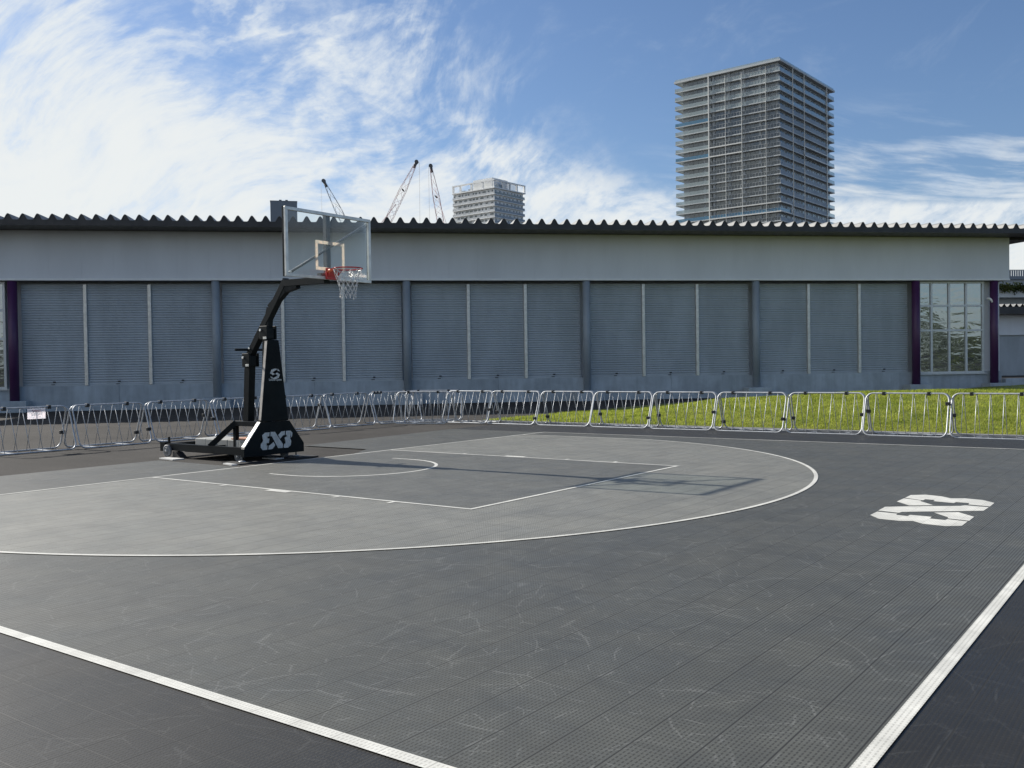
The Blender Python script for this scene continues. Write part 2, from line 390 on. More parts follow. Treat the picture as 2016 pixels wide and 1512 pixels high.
me.loops.add(NB*3); me.loops.foreach_set('vertex_index', np.arange(NB*3,dtype=np.int32))
me.polygons.add(NB); me.polygons.foreach_set('loop_start', np.arange(0,NB*3,3,dtype=np.int32)); me.polygons.foreach_set('loop_total', np.full(NB,3,dtype=np.int32))
me.update(calc_edges=True); me.materials.append(M['grass'])
go = bpy.data.objects.new('grass', me); COL.objects.link(go); tag(go, 'short yellow-green grass covering the low mound behind the barriers', 'grass', kind='stuff')

# ------------------------------------------------------------------ exhibition hall
TH = math.atan2(hu[1],hu[0])
hall = thing('exhibition_hall', 'long grey hall with roller shutters, purple end columns and dark corrugated roof edge', 'hall', (HO[0],HO[1],G), TH)
# local frame: x = along the front, y = into the building, z = up
B, NBAY = 7.623, 5; SH = .42
S0, S1 = -4.6, 42.67
f = MB()                                     # fascia in cladding panels, 3 mm open joints
x = S0; pw = 1.2
while x < S1-.01:
    x2 = min(x+pw, S1); f.box(x+.0012, x2-.0012, .0, .30, 5.19, 7.055); x = x2
f.box(S0+.02,S1-.02,.02,.29,5.2,7.05)
f.build('fascia', M['fascia'], hall)
MB().box(S0,S1+.004,-.04,.296,5.115,5.186).build('fascia_trim', M['trim'], hall)
MB().box(S0+.05,S1-.05,.30,.75,5.112,5.150).build('soffit', M['roof'], hall)
# body behind
MB().box(S0+.1,S1-.12,.95,24,0,7.0).build('hall_body', M['fascia'], hall)
# concrete base wall, cast joints as real gaps, plinth
cb = MB(); xs = [-4.5] + [i*B+o for i in range(6) for o in (-.005,)] + [42.55]
joints = sorted(set([S0+.1]+[i*B for i in range(6)]+[i*B+B/2 for i in range(5)]+[S1-.12]))
for a, b2 in zip(joints[:-1], joints[1:]): cb.box(a+.006,b2-.006,SH-.02,.94,.14,.985)
cb.box(S0+.1,S1-.12,SH,.93,.0,.975)
cb.build('base_wall', M['concrete'], hall)
MB().box(S0,S1,SH-.09,SH-.022,-.05,.135).build('plinth', M['concrete'], hall)
# roller shutters: real slat profile
def shutter_mesh(wid):
    mb = MB(); z0, z1, p = 1.0, 5.11, .098; n = int((z1-z0)/p); prof = []
    for i in range(n):
        z = z0+i*p; prof += [(0,z),(.004,z+.012),(-.016,z+.03),(-.024,z+.055),(-.016,z+.08)]
    prof.append((0,z0+n*p))
    vs = [(0,SH+.08+a,z) for a,z in prof]+[(wid,SH+.08+a,z) for a,z in prof]; m = len(prof)
    mb.add(vs, [(i,i+m,i+m+1,i+1) for i in range(m-1)], False)
    mb.box(0,wid,SH+.05,SH+.14,.986,1.03)
    return mb
proto = None
def hx(s): return 13.45+(s-13.45)*1.0125
for bay in range(NBAY):
    a = bay*B+.21; e = (bay+1)*B-.21; wid = (e-a-.2)/3
    for k in range(3):
        x0 = a+k*(wid+.1)
        if proto is None:
            proto = shutter_mesh(wid).build('shutter', M['shutter'], hall)
            lk = MB(); lk.bevbox(wid/2-.05,wid/2+.05,SH+.02,SH+.055,1.12,1.17,.008); lk.build('lock', M['plastic'], proto)
            lk = MB(); lk.bevbox(wid/2-.12,wid/2+.02,SH+.02,SH+.05,1.035,1.06,.006); lk.build('pull_handle', M['plastic'], proto); sh = proto
        else: sh = copy_tree(proto, hall)
        sh.location = (x0,0,0)
        if k < 2:
            MB().bevbox(x0+wid-.015,x0+wid+.115,SH-.03,SH+.06,.99,5.0,.012).build('shutter_rail', M['alu'], hall)
for i in range(6):
    s = i*B; pur = i in (0,5); r = .175 if pur else .16
    c = MB(); c.cyl((s,.16,.44),(s,.16,5.1),r,32); c.build('column', M['purple' if pur else 'column'], hall)
    MB().bevbox(s-.55,s+.55,-.28,SH-.095,-.05,.44,.015).build('column_base', M['concrete'], hall)
for s in (42.0, -3.95):
    c = MB(); c.cyl((s,.16,.44),(s,.16,5.1),.175,32); c.build('column', M['purple'], hall)
    MB().bevbox(s-.5,s+.55,-.28,SH-.095,-.05,.44,.015).build('column_base', M['concrete'], hall)
MB().bevbox(42.56,56,.12,.42,-.05,.63,.015).build('low_wall', M['concrete'], hall)
# glazed end bays
def glazing(x0, x1, cols):
    fr = MB(); zs = [.95,2.87,3.99,5.05]; y0, y1 = SH-.10, SH+.02
    for z in zs: fr.box(x0,x1,y0,y1,z-.045,z+.045)
    for c in cols:
        for za, zb in zip(zs[:-1],zs[1:]): fr.box(c-.045,c+.045,y0+.004,y1-.004,za+.045,zb-.045)
    fr.box(x0-.05,x1+.12,y0-.03,y1,.86,.90)
    fo = fr.build('window', M['frame'], hall)
    for a, b2 in zip(cols[:-1],cols[1:]):
        for za, zb in zip(zs[:-1],zs[1:]):
            g = MB(); g.box(a+.045,b2-.045,SH-.04,SH-.02,za+.045,zb-.045); g.build('pane', M['pane'], fo)
glazing(38.35,41.62,[38.4,39.0,39.88,40.73,41.57]); glazing(-3.55,-.33,[-3.5,-2.7,-1.9,-1.1,-.38])
MB().box(41.63,42.5,SH+.06,.9,.98,5.1).build('corner_panel', M['fascia'], hall)
sp = MB(); sp.tube([(41.72,.25,4.30),(41.78,.18,4.30),(41.86,.12,4.22),(41.89,.1,4.12)],.06,12); sp.build('spout', M['trim'], hall)
# roof: folded plate profile running front to back, overhanging the wall
OV = 1.55; P = .517; RX0, RX1 = -7.0, 45.4
mb = MB(); nr = int((RX1-RX0)/P)+1; prof = []
for i in range(nr):
    x = RX0+i*P; prof += [(x+.075,7.24),(x+.12,7.275),(x+.185,7.40),(x+.22,7.45),(x+.258,7.468),(x+.296,7.45),(x+.332,7.40),(x+.397,7.275),(x+.442,7.24)]
slope = .012
vs = []
for yy in (-OV, 24.5):
    for (x,z) in prof: vs.append((x,yy,z+(yy+OV)*slope))
m = len(prof); fs = [(i,i+1,i+1+m,i+m) for i in range(m-1)]
vs2 = [(x,y,z-.02) for x,y,z in vs]; n0 = len(vs)
fs2 = [(a+n0,b2+n0,c+n0,d+n0) for a,b2,c,d in fs]
mb.add(vs+vs2, fs+fs2+[(i,i+1,i+1+n0,i+n0) for i in range(m-1)])
mb.build('roof', M['rooftop'], hall)
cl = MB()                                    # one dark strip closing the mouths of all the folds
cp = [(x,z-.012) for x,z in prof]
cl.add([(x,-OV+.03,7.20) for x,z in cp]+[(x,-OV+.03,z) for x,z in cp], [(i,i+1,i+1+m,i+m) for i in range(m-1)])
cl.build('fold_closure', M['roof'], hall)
MB().box(RX0,RX1-.1,-OV-.02,-OV+.16,7.04,7.232).build('gutter', M['roof'], hall)
MB().box(RX0,RX1-1.2,-OV+.165,24,7.062,7.20).build('eave_soffit', M['roof'], hall)
br = MB()
for s in (43.1,): br.beam((s-.4,.1,7.0),(s+1.0,.1,7.05),.1,.1)
br.build('eave_bracket', M['roof'], hall)

# ------------------------------------------------------------------ second hall and terraced building beyond the right end
an = thing('lower_hall', 'second grey shutter hall farther off, its dark roof edge seen past the right end column', 'hall', (-14.0,74.9,-.55), R(44))
MB().box(0,40,0,.3,4.25,6.1).build('fascia', M['fascia'], an)
MB().box(0,40,.35,20,0,6.0).build('hall_body', M['concrete'], an); pass
mb = MB(); pr = []
for i in range(70):
    x = -1+i*.6; pr += [(x,6.75),(x+.2,7.0),(x+.25,7.0),(x+.45,6.75)]
mb.add([(x,-1.5,z) for x,z in pr]+[(x,20,z+.2) for x,z in pr], [(i,i+1,i+1+len(pr),i+len(pr)) for i in range(len(pr)-1)]); mb.build('roof', M['rooftop'], an)
MB().box(-1,41,-1.55,-1.3,6.1,6.74).build('gutter', M['roof'], an); MB().box(-1,41,-1.29,20,6.12,6.5).build('eave_soffit', M['roof'], an)
for k in range(6):
    q = MB(); x0 = 1+k*6.0
    for i in range(41): q.box(x0,x0+5.6,.24+.0,.34,.15+i*.1,.235+i*.1)
    q.build('shutter', M['shutter'], an)
tb = thing('terraced_building', 'pale concrete building with planted terraces rising behind the lower hall', 'building', (-24,103,-.6), R(43))
MB().box(0,50,1.2,25,0,11.9).build('wall', M['twall'], tb)
for z in (6.2,9.6):
    MB().box(-1,51,-.6,1.19,z,z+1.1).build('terrace', M['tslab'], tb)
    lv = MB(); rr = random.Random(int(z*10))
    for i in range(9000):
        c = Vector((rr.uniform(-1,51),rr.uniform(-1.0,-.2),z+1.0+rr.gauss(.1,.25))); s = rr.uniform(.14,.32)
        d1 = Vector((rr.gauss(0,1),rr.gauss(0,1),rr.gauss(0,1))).normalized()*s; d2 = Vector((rr.gauss(0,1),rr.gauss(0,1),rr.gauss(0,1))).normalized()*s
        lv.add([c-d1,c+d2,c+d1],[(0,1,2)])
    lv.build('planting', M['plant'], tb)
MB().box(-.4,50.4,.8,25,11.91,12.3).build('roof', M['blockwall'], tb)
rl = MB()
for i in range(168): rl.box(i*.3-.11,i*.3+.11,.9,.96,12.31,13.0)
rl.box(-.1,50.1,.9,.96,13.01,13.1); rl.build('roof_railing', M['blockwall'], tb)

# ------------------------------------------------------------------ apartment towers
def split_windows(boxes, m, parent, limit=98):
    boxes = sorted(boxes, key=lambda b: b[0])
    for _, b in boxes[:limit]:
        q = MB(); q.box(*b); q.build('window', m, parent)
    if len(boxes) > limit:
        q = MB()
        for _, b in boxes[limit:]: q.box(*b)
        tag(q.build('window', m, parent), kind='stuff')

rw = random.Random(3)
# tower A: local x = along the face seen on the left (towards its far end), y = along the face seen on the right
TA = thing('apartment_tower', 'tall grey apartment tower with stacked balconies rising above the hall roof', 'tower', (-95.8,282.8,0), 0)
def axes_obj(o, ang):  # x axis at ang, y axis at ang-90
    e1 = (math.cos(R(ang)),math.sin(R(ang)),0); e2 = (math.cos(R(ang-90)),math.sin(R(ang-90)),0)
    return lambda a,b,z: (e1[0]*a+e2[0]*b, e1[1]*a+e2[1]*b, z)
class FMB(MB):
    def __init__(s, fn): super().__init__(); s.fn = fn
    def box(s, x0,x1,y0,y1,z0,z1):
        f = s.fn; return s.hexa([f(x0,y0,z0),f(x1,y0,z0),f(x1,y1,z0),f(x0,y1,z0),f(x0,y0,z1),f(x1,y0,z1),f(x1,y1,z1),f(x0,y1,z1)])
fa = axes_obj(TA, 177); Wd, Dp = 37.6, 47.0
FZ = [94.1-2.96*k for k in range(19)]
q = FMB(fa); q.box(1.1,Wd-2.6,1.1,Dp-4.0,0,96.9); q.build('wall', M['twall'], TA)
q = FMB(fa); q.box(-.25,Wd+.1,-.25,Dp+.1,97.0,97.62); q.build('roof', M['tslab'], TA)
q = FMB(fa)
q.box(.1,Wd-.1,.1,.14,97.63,98.3); q.box(.1,.14,.2,Dp-.2,97.63,98.3); q.build('roof_railing', M['rlight'], TA)
wins = []
for k, z in enumerate(FZ):
    q = FMB(fa); q.box(0,Wd,0,Dp,z-.30,z); q.box(-.06,24.6,-.06,-.004,z-.32,z+.02) 
    q.build('floor_slab', M['tslab'], TA)
    acc = k == 15; acc2 = k == 8
    top = z+1.1
    # balustrade of the mid section of the left face (panels between posts)
    mats = M['rblue'] if acc else (M['rlight'] if k < 4 else M['rdark'])
    q = FMB(fa); xx = .15
    while xx < 24.6:
        q.box(xx,min(xx+.95,24.6),.10,.14,z+.04,top); xx += 1.05
    q.build('balustrade', mats, TA)
    q = FMB(fa); xx = .08
    while xx < 24.7: q.box(xx,xx+.06,.06,.16,z+.004,top+.02); xx += 1.05
    q.box(.08,24.7,.05,.17,top+.024,top+.09); q.build('handrail', M['tslab'], TA)
    # corner balcony on the left: pale or blue glass
    q = FMB(fa); q.box(24.95,Wd-.08,.08,.12,z+.01,top); q.box(Wd-.12,Wd-.08,.13,Dp-3,z+.01,top)
    q.build('corner_balustrade', M['rblue'] if (acc or acc2 or k == 4) else M['rlight'], TA)
    # right face: solid parapet, glass at the two ends
    q = FMB(fa); q.box(.06,.16,(8.3 if acc else .2),39.4,z+.004,top+.02); q.build('parapet', M['tpara'] if k > 3 else M['rlight'], TA)
    q = FMB(fa); q.box(.08,.12,39.7,Dp-.1,z+.01,top)
    if acc: q.box(.08,.12,.2,8.2,z+.01,top)
    q.build('end_balustrade', M['rblue'] if acc else M['rlight'], TA)
    # windows between piers: left face
    x = 2.0
    for bayw in (5.4,5.6,5.2,5.6,3.8,6.2):
        xe = x+bayw-.9; n = 3 if bayw > 5 else 2; g = (xe-x)/n
        for j in range(n):
            if x+j*g > Wd-3: continue
            hgt = rw.choice((2.3,2.3,2.2))
            wins.append((k*.0+abs(k-9)+abs(x-14)*.3, (0,0,0,0,0,0), (x+j*g+.06, x+(j+1)*g-.06, 1.0, 1.18, z+.15, z+.15+hgt)))
        x += bayw
    y = 2.4
    while y < Dp-5:
        wins.append((40+k, None, (1.0,1.18,y,y+1.7,z+.9,z+2.25))); wins.append((60+k, None, (1.0,1.18,y+2.1,y+2.8,z+.15,z+2.2))); y += 4.4
ws = sorted(wins, key=lambda t: t[0])
for t_ in ws[:98]:
    q = FMB(fa); q.box(*t_[2]); q.build('window', M['tglass'], TA)
q = FMB(fa)
for t_ in ws[98:]: q.box(*t_[2])
tag(q.build('window', M['tglass'], TA), kind='stuff')
zt = FZ[0]
for px, w_, za in ((24.62,.34,38),(18.7,.10,38),(12.9,.14,38),(4.6,.10,38)):      # white fins on the left face
    q = FMB(fa); q.box(px,px+w_,-.35,-.065,za,97.0 if px > 20 else 96.0); q.build('fin', M['tfin'], TA)
for py, w_ in ((39.45,.22),(9.9,.08),(19.3,.08)):
    q = FMB(fa); q.box(-.30,-.01,py,py+w_,38,97.0); q.build('fin', M['tfin'], TA)
fr = FMB(fa)                                   # white picture frames round two groups of balconies
z8 = FZ[8]; fr.box(13.2,24.6,-.34,-.07,z8+2.64,z8+2.98); fr.box(12.9,24.6,-.342,-.072,z8-.34,z8+.02)
z15 = FZ[15]; fr.box(-.3,24.6,-.34,-.07,z15+2.64,z15+2.98); fr.box(-.3,24.6,-.34,-.07,z15-.34,z15+.02)
fr.box(-.34,-.07,-.06,8.4,z15+2.64,z15+2.98); fr.box(-.34,-.07,-.06,8.4,z15-.34,z15+.02); fr.box(-.34,-.07,8.3,8.6,z15+.03,z15+2.63)
fr.box(-.34,-.07,19.3,39.4,z8+2.64,z8+2.98); fr.box(-.34,-.07,19.0,19.3,z8+.03,z8+2.98); fr.box(-.34,-.07,19.3,39.4,z8-.34,z8+.02)
fr.build('balcony_frame', M['tfin'], TA)
pier = FMB(fa)
for x in (6.7,12.3,17.5,23.1): pier.box(x,x+.8,.72,.99,0,96.9)
pier.build('pier', M['twall'], TA)

# tower B, farther
TB = thing('apartment_block', 'smaller pale apartment block with open rooftop frame seen left of the tall tower', 'tower', (-289.8,388.6,0), 0)
fb = axes_obj(TB, 177); W2, D2 = 30.2, 26.5
q = FMB(fb); q.box(.8,W2,.8,D2-1.2,0,96.0); q.build('wall', M['bwall'], TB)
q = FMB(fb); q.box(W2,W2+1.8,3,D2-3,0,97.5); q.build('stair_wing', M['tpara'], TB)
q = FMB(fb); q.box(-.2,W2+.05,-.2,D2,96.01,96.6); q.build('roof', M['bslab'], TB)
q = FMB(fb)
for x in (.2,8,16,24,W2-.9): q.box(x,x+.9,.0,.9,96.61,100.0)
for y in (7.5,13,19,D2-.9): q.box(.0,.9,y,y+.9,96.61,100.0)
q.box(-.1,W2,-.1,1.0,100.01,100.7); q.box(-.1,1.0,1.01,D2,100.01,100.7); q.build('roof_frame', M['bslab'], TB)
q = FMB(fb); q.box(4,17.5,3,16,96.61,102.4); q.build('plant_room', M['bwall'], TB)
q = FMB(fb)
for i in range(26): q.box(.3,.38,8.2+i*.42,8.28+i*.42,96.61,100.0)
q.build('roof_screen', M['tpara'], TB)
q = FMB(fb); q.box(1,4,5,9,96.62,98.6); q.box(19,23,5,9,96.62,98.8); q.box(25,28,4,7,96.62,98.2); q.build('roof_unit', M['tpara'], TB)
w2 = []
for k in range(11):
    z = 93.0-3.05*k
    q = FMB(fb); q.box(-.1,W2,-.1,D2-.6 if k else D2-.6,z-.3,z); q.build('floor_slab', M['bslab'], TB)
    q = FMB(fb); q.box(0,W2-.1,.0,.06,z+.01,z+1.05)
    xx = 0
    while xx < W2-.2: q.box(xx,xx+.12,-.05,-.002,z+.01,z+1.1); xx += .9
    q.build('balustrade', M['bwall'], TB)
    q = FMB(fb); q.box(-.002,.06,.2,D2-.7,z+.01,z+1.1); q.build('parapet', M['tpara'] if k else M['rdark'], TB)
    x = 1.5
    while x < W2-1.5:
        wd_ = rw.choice((1.0,1.5,2.2)); w2.append((k, (x,min(x+wd_,W2-.4),.72,.86,z+(.25 if wd_ > 1.2 else 1.0),z+2.25))); x += wd_+rw.choice((.9,1.6,2.4))
    y = 1.6
    while y < D2-3:
        wd_ = rw.choice((.9,1.3)); w2.append((k+.5, (.72,.86,y,y+wd_,z+.9,z+2.2))); y += wd_+rw.choice((1.6,2.5))
w2.sort(key=lambda t: t[0])
for _, b in w2[:98]:
    q = FMB(fb); q.box(*b); q.build('window', M['tglass'], TB)
if len(w2) > 98:
    q = FMB(fb)
    for _, b in w2[98:]: q.box(*b)
    tag(q.build('window', M['tglass'], TB), kind='stuff')

# plain block on the left
OB = thing('office_block', 'windowless blue-grey block peeking over the roof beside the backboard', 'building', (-306,252.8,0), R(49.5))
MB().box(0,11.1,0,14,0,72.9).build('wall', M['blockwall'], OB)
for x in (3.6,6.2): MB().bevbox(x,x+1.1,1,3,72.91,73.7,.1).build('roof_unit', M['crane_head'], OB)
MB().box(-.1,11.2,-.1,14,72.905,73.1).build('parapet', M['blockwall'], OB)

# ------------------------------------------------------------------ cranes
def crane(label, tip, foot, hang, m, pend, plat):
    tip = Vector(tip); foot = Vector(foot); d = (tip-foot)
    base = tip - d*(tip.z-2.5)/d.z
    t = thing('crawler_crane', label, 'crane', (base.x,base.y,0), 0, 'lattice cranes above the hall roof')
    o = lambda p: Vector(p)-Vector((base.x,base.y,0))
    ax_ = (tip-base).normalized(); s = ax_.cross(Vector((0,0,1))).normalized(); u = s.cross(ax_).normalized()
    Lb = (tip-base).length; mb = MB(); hw = 1.0
    def width(a):
        if a > Lb-9: return .35+(hw-.35)*(Lb-a)/9
        if a < 6: return .4+(hw-.4)*a/6
        return hw
    st = [0]+[6+i*1.9 for i in range(int((Lb-15)/1.9))]+[Lb-9,Lb-6,Lb-3,Lb]
    def P(a,c): k = width(a); return o(base+ax_*a+s*(k*c[0])+u*(k*c[1]))
    cs = [(-1,-1),(1,-1),(1,1),(-1,1)]
    for c in cs: mb.tube([P(a,c) for a in st], .06, 5)
    for i in range(len(st)-1):
        for j in range(4):
            c0, c1 = cs[j], cs[(j+1)%4]
            if i % 2: c0, c1 = c1, c0
            mb.tube([P(st[i],c0),P(st[i+1],c1)], .04, 4)
    mb.build('boom', m, t)
    h = MB(); h.tube([o(tip-ax_*1.2),o(tip+ax_*1.0)],[.42,.5],8); h.tube([o(tip+ax_*.9-s*.5),o(tip+ax_*.9+s*.5)],.62,12); h.build('boom_head', M['crane_head'], t)
    c = MB()
    for e in (-.5,.5): c.tube([o(tip+ax_*.8+hang*1.0+s*e),o(Vector((tip.x,tip.y,5))+hang*1.0+s*e)],.03,5)
    c.build('hoist_cable', M['cranew'], t)
    bk = Vector((ax_.x,ax_.y,0)).normalized()
    mast = base-bk*4+Vector((0,0,14))
    c = MB(); c.tube([o(tip-ax_*pend),o(mast)],.06,5); c.tube([o(tip-ax_*pend+s*.8),o(mast+s*.8)],.06,5); c.build('pendant_line', m, t)
    if plat:
        c = MB(); e = o(tip-ax_*plat); c.beam(e-s*1.9,e+s*1.9,.5,.14); c.build('walkway', M['crane_head'], t)
    c = MB(); c.bevbox(-3,3,-2,2,1.3,4.2,.2); c.beam(o(mast),(0,0,4),.5,.5); c.build('machine_house', M['crane'], t)
    for e in (-2,2):
        c = MB(); c.bevbox(-4,4,e-.5,e+.5,.0,1.25,.3); c.build('crawler_track', M['crane_head'], t)
rtv = Vector((.807,.591,0))
crane('grey lattice crane boom leaning left, nearest the backboard top', (-212.4,197.4,60.3), (-208.0,200.6,49.0), rtv*-.9, M['cranew'], 8, 0)
crane('red and white crane boom leaning right, tallest of the three', (-189.2,214.4,65.9), (-196.7,208.9,47.4), rtv*.9, M['crane'], 14, 9)
crane('red and white crane boom close to the pale block, leaning left', (-185.2,217.4,64.5), (-182.9,219.0,47.1), rtv*-.7, M['crane'], 6, 9)

# ------------------------------------------------------------------ steel barriers
BL_, BH, BS = 1.58, .87, .60
def rpath(L, H, r=.13, n=6):
    c = [(r,0,-90,-180),(r,H,180,90),(L-r,H,90,0),(L-r,0,0,-90)]; out = []
    for i,(x,z,a0,a1) in enumerate(c):
        cz = r if i in (0,3) else H-r
        for k in range(n+1):
            a = R(a0+(a1-a0)*k/n); out.append((x+r*math.cos(a), cz+r*math.sin(a)))
    return out
def make_barrier():
    t = thing('barrier', 'x', 'barrier')
    for sg in (-1,1):       # two hooped panels leaning together: local x along, y across
        def pt(a,h): return (a, sg*(BS/2*(1-h/BH)+.018), h+.018)
        p = MB(); p.tube([pt(a,h) for a,h in rpath(BL_,BH-.03)], .0152, 8, closed=True); po = p.build('panel', M['zinc'], t)
        for i in range(6):
            xb = BL_/2+(i-2.5)*.238
            q = MB(); q.tube([pt(xb,.0),pt(xb,BH-.03)], .0062, 6); q.build('bar', M['zinc'], po)
    for xb in (.34,1.20):
        q = MB(); q.bevbox(xb-.03,xb+.03,-.05,.05,BH-.055,BH+.018,.008); q.build('clip', M['plastic'], t)
    for xb in (BL_/2-1.5*.238, BL_/2+1.5*.238):
        q = MB(); q.bevbox(xb-.05,xb+.05,-BS/2-.01,BS/2+.01,.002,.014,.003); q.build('foot_plate', M['zinc'], t)
    return t
def connector(t, end, h, sg):
    q = MB(); x = 0 if end == 0 else BL_; y = sg*(BS/2*(1-h/BH)+.018)
    q.bevbox(x-.06,x+.03,y-.032,y+.032,h-.035,h+.035,.008); q.build('connector', M['plastic'], t)
b0 = make_barrier(); GRP = 'steel crowd barriers round the court'
BAR = []
def place(x, y, deg, label, cons=()):
    t = b0 if not BAR else copy_tree(b0)
    if BAR:   # a fresh copy must not inherit the connectors of the first
        for ch in [c for c in t.children if c.name.startswith('connector')]: bpy.data.objects.remove(ch)
    t.location = (x,y,G); t.rotation_euler = (0,0,R(deg)); t['label'] = label; t['group'] = GRP
    BAR.append((t,cons))
# left row runs along +y: local x -> +y (90 deg), local -y -> +x (court side)
XL = -6.17
place(XL,-1.84,90,'steel barrier at the left picture edge with a white paper notice hung on it',((1,.33,1),))
place(XL,-.19,90,'steel barrier next to the one with the notice, on its right',((1,.30,-1),(1,.22,1)))
place(XL-.06,1.50,90.5,'steel barrier just left of the concrete blocks behind the hoop base',((1,.42,-1),(1,.5,1)))
place(XL-.05,3.15,89.5,'steel barrier crossed by the rear post of the basketball hoop',((1,.40,-1),))
place(XL+.08,4.79,89,'steel barrier partly hidden by the padded column of the hoop, showing on its right',((1,.6,1),))
place(XL-.12,6.55,88,'steel barrier second to the right of the padded hoop column',())
place(XL-.05,8.22,82,'steel barrier at the far corner with three black clips bunched at its left end',())
place(-5.78,8.82,19,'steel barrier standing askew in front of the others at the far left corner',())
place(-6.25,9.70,33,'steel barrier end-on behind the askew one, its doubled top tube bright white',())
Y0 = 9.86
far = ['steel barrier just right of the askew ones at the far corner','steel barrier second to the right of the askew ones, in front of dark shaded ground',
 'steel barrier in front of the thin left tip of the grass mound','steel barrier directly left of the court corner, low grass behind it',
 'steel barrier with half shade and half grass behind it','steel barrier where the grass mound starts to rise steeply','steel barrier before the high grass, left of the purple column',
 'steel barrier below the right gray shutter bay and purple column','steel barrier at the right picture edge in front of the glazed bay']
cons = [((1,.38,-1),),((1,.18,-1),(0,.3,1)),((0,.2,1),),((1,.26,-1),(0,.3,1)),((1,.42,-1),(0,.3,1)),((1,.3,-1),(0,.18,1)),((1,.42,-1),(0,.3,1)),((1,.66,-1),(0,.48,1)),((0,.42,1),)]
for i in range(9):
    place(-4.93+1.622*i if i else -4.80, Y0+random.uniform(-.04,.04), random.uniform(-.8,.8), far[i], cons[i])
for t, cs in BAR:
    for c in cs: connector(t, *c)
for xb in (.12,.22):
    q = MB(); q.bevbox(xb-.03,xb+.03,-.05,.05,BH-.055,BH+.018,.008); q.build('clip', M['plastic'], BAR[6][0])
# paper notice on the first barrier
nt = thing('paper_notice', 'white laminated paper notice with red and grey lines hanging on a barrier', 'notice', (XL+.10,-.93,.715), R(90))
q = MB(); q.bevbox(-.175,.175,-.004,.004,-.10,.10,.002); q.build('sheet', M['paper'], nt)
def lines(rows, m, name):
    q = MB()
    for z, a, b2, h in rows:
        x = a
        while x < b2: w_ = random.uniform(.015,.05); q.box(x,min(x+w_,b2),-.0052,-.0042,z,z+h); x += w_+.01
    q.build(name, m, nt)
lines([(.055,-.09,.09,.016),(.032,-.07,.08,.013)], M['redink'], 'heading')
lines([(.012,-.11,.12,.007),(-.004,-.11,.11,.007),(-.020,-.10,.10,.007),(-.036,-.10,.05,.007),(-.066,-.08,.08,.006)], M['ink'], 'text')

# ------------------------------------------------------------------ basketball hoop
HY = .229
hp = thing('basketball_hoop', 'portable black basketball hoop with glass backboard, red rim and white net', 'hoop', (0,0,G))
g = -G   # local z of court surface
def hb(mb, name, m, parent=None): return mb.build(name, m, parent or hp)
YN, YF = -.33, .79        # near and far side rails
# base frame
fr = MB()
for y in (YN,YF):
    fr.beam((-2.72,y,.19),(-.56,y,.19),.09,.12)
    yt = -.035 if y < 0 else .535
    fr.beam((-1.52,y,.235),(-1.19,yt,.635),.07,.09); fr.beam((-1.23,yt,.615),(-.61,yt,.615),.08,.075)
    fr.beam((-1.2,yt,.13),(-1.2,yt,.575),.07,.07)
fr.beam((-2.70,YN+.05,.19),(-2.70,YF-.05,.19),.10,.115); fr.beam((-1.5,YN+.05,.19),(-1.5,YF-.05,.19),.10,.11)
fr.beam((-1.19,.01,.61),(-1.19,.49,.61),.075,.07)
fr.box(-2.3,-.7,YN+.05,YF-.05,.11,.13)
for y in (YN,): fr.box(-2.86,-2.72,y-.06,y+.06,.11,.27); fr.beam((-2.68,y,.25),(-2.68,y,.36),.03,.03)
fr.box(-2.86,-2.72,YF-.06,YF+.06,.11,.27)
fr.beam((-1.14,HY,.618),(-.62,HY,.618),.2,.05)
hb(fr, 'base_frame', M['black'])
hd = MB(); hd.tube([(-.80,YN+.2,.40),(-.72,YN+.26,.50)],.012,8); hd.tube([(-.72,YN+.26,.50),(-.715,YN+.265,.508)],.022,8); hb(hd,'crank_handle',M['steel'])
# logo panel
zb = .10
tr = [(-.40,zb),(.862,zb),(.862,.25),(.555,.648),(-.052,.648),(-.40,.232)]
pn = MB(); pn.prism([(-.53,y,z) for y,z in tr], (-.075,0,0)); panel = hb(pn,'base_panel',M['pad'])
ed = MB(); ed.beam((-.570,-.385,.262),(-.570,-.058,.652),.078,.012,up=(0,-.76,.65)); ed.build('panel_sun_strip', M['sunlit_edge'], panel)  # pale strip paints the sunlight along the panel's slanted edge
PL=[[(0.126,0.475),(0.025,0.475),(-0.03,0.433),(-0.035,0.373),(-0.013,0.338),(-0.06,0.295),(-0.065,0.232),(-0.025,0.189),(0.068,0.188),(0.078,0.258),(0.052,0.263),(0.059,0.3),(0.105,0.298),(0.119,0.37),(0.077,0.377),(0.075,0.406),(0.116,0.41)],
[(0.144,0.48),(0.237,0.477),(0.403,0.254),(0.396,0.195),(0.297,0.197),(0.17,0.406),(0.139,0.408)],
[(0.202,0.309),(0.24,0.253),(0.178,0.193),(0.089,0.191),(0.102,0.256),(0.133,0.264)],
[(0.455,0.476),(0.372,0.473),(0.301,0.417),(0.344,0.35),(0.401,0.404),(0.444,0.411)],
[(0.475,0.478),(0.573,0.475),(0.611,0.435),(0.601,0.377),(0.562,0.338),(0.584,0.302),(0.571,0.228),(0.509,0.191),(0.417,0.193),(0.428,0.259),(0.456,0.267),(0.456,0.298),(0.429,0.3),(0.441,0.371),(0.483,0.375),(0.488,0.405),(0.466,0.41)]]
tri_sheet('panel_emblem', PL, lambda a,b: (-.5275,a,b), M['print'], panel)
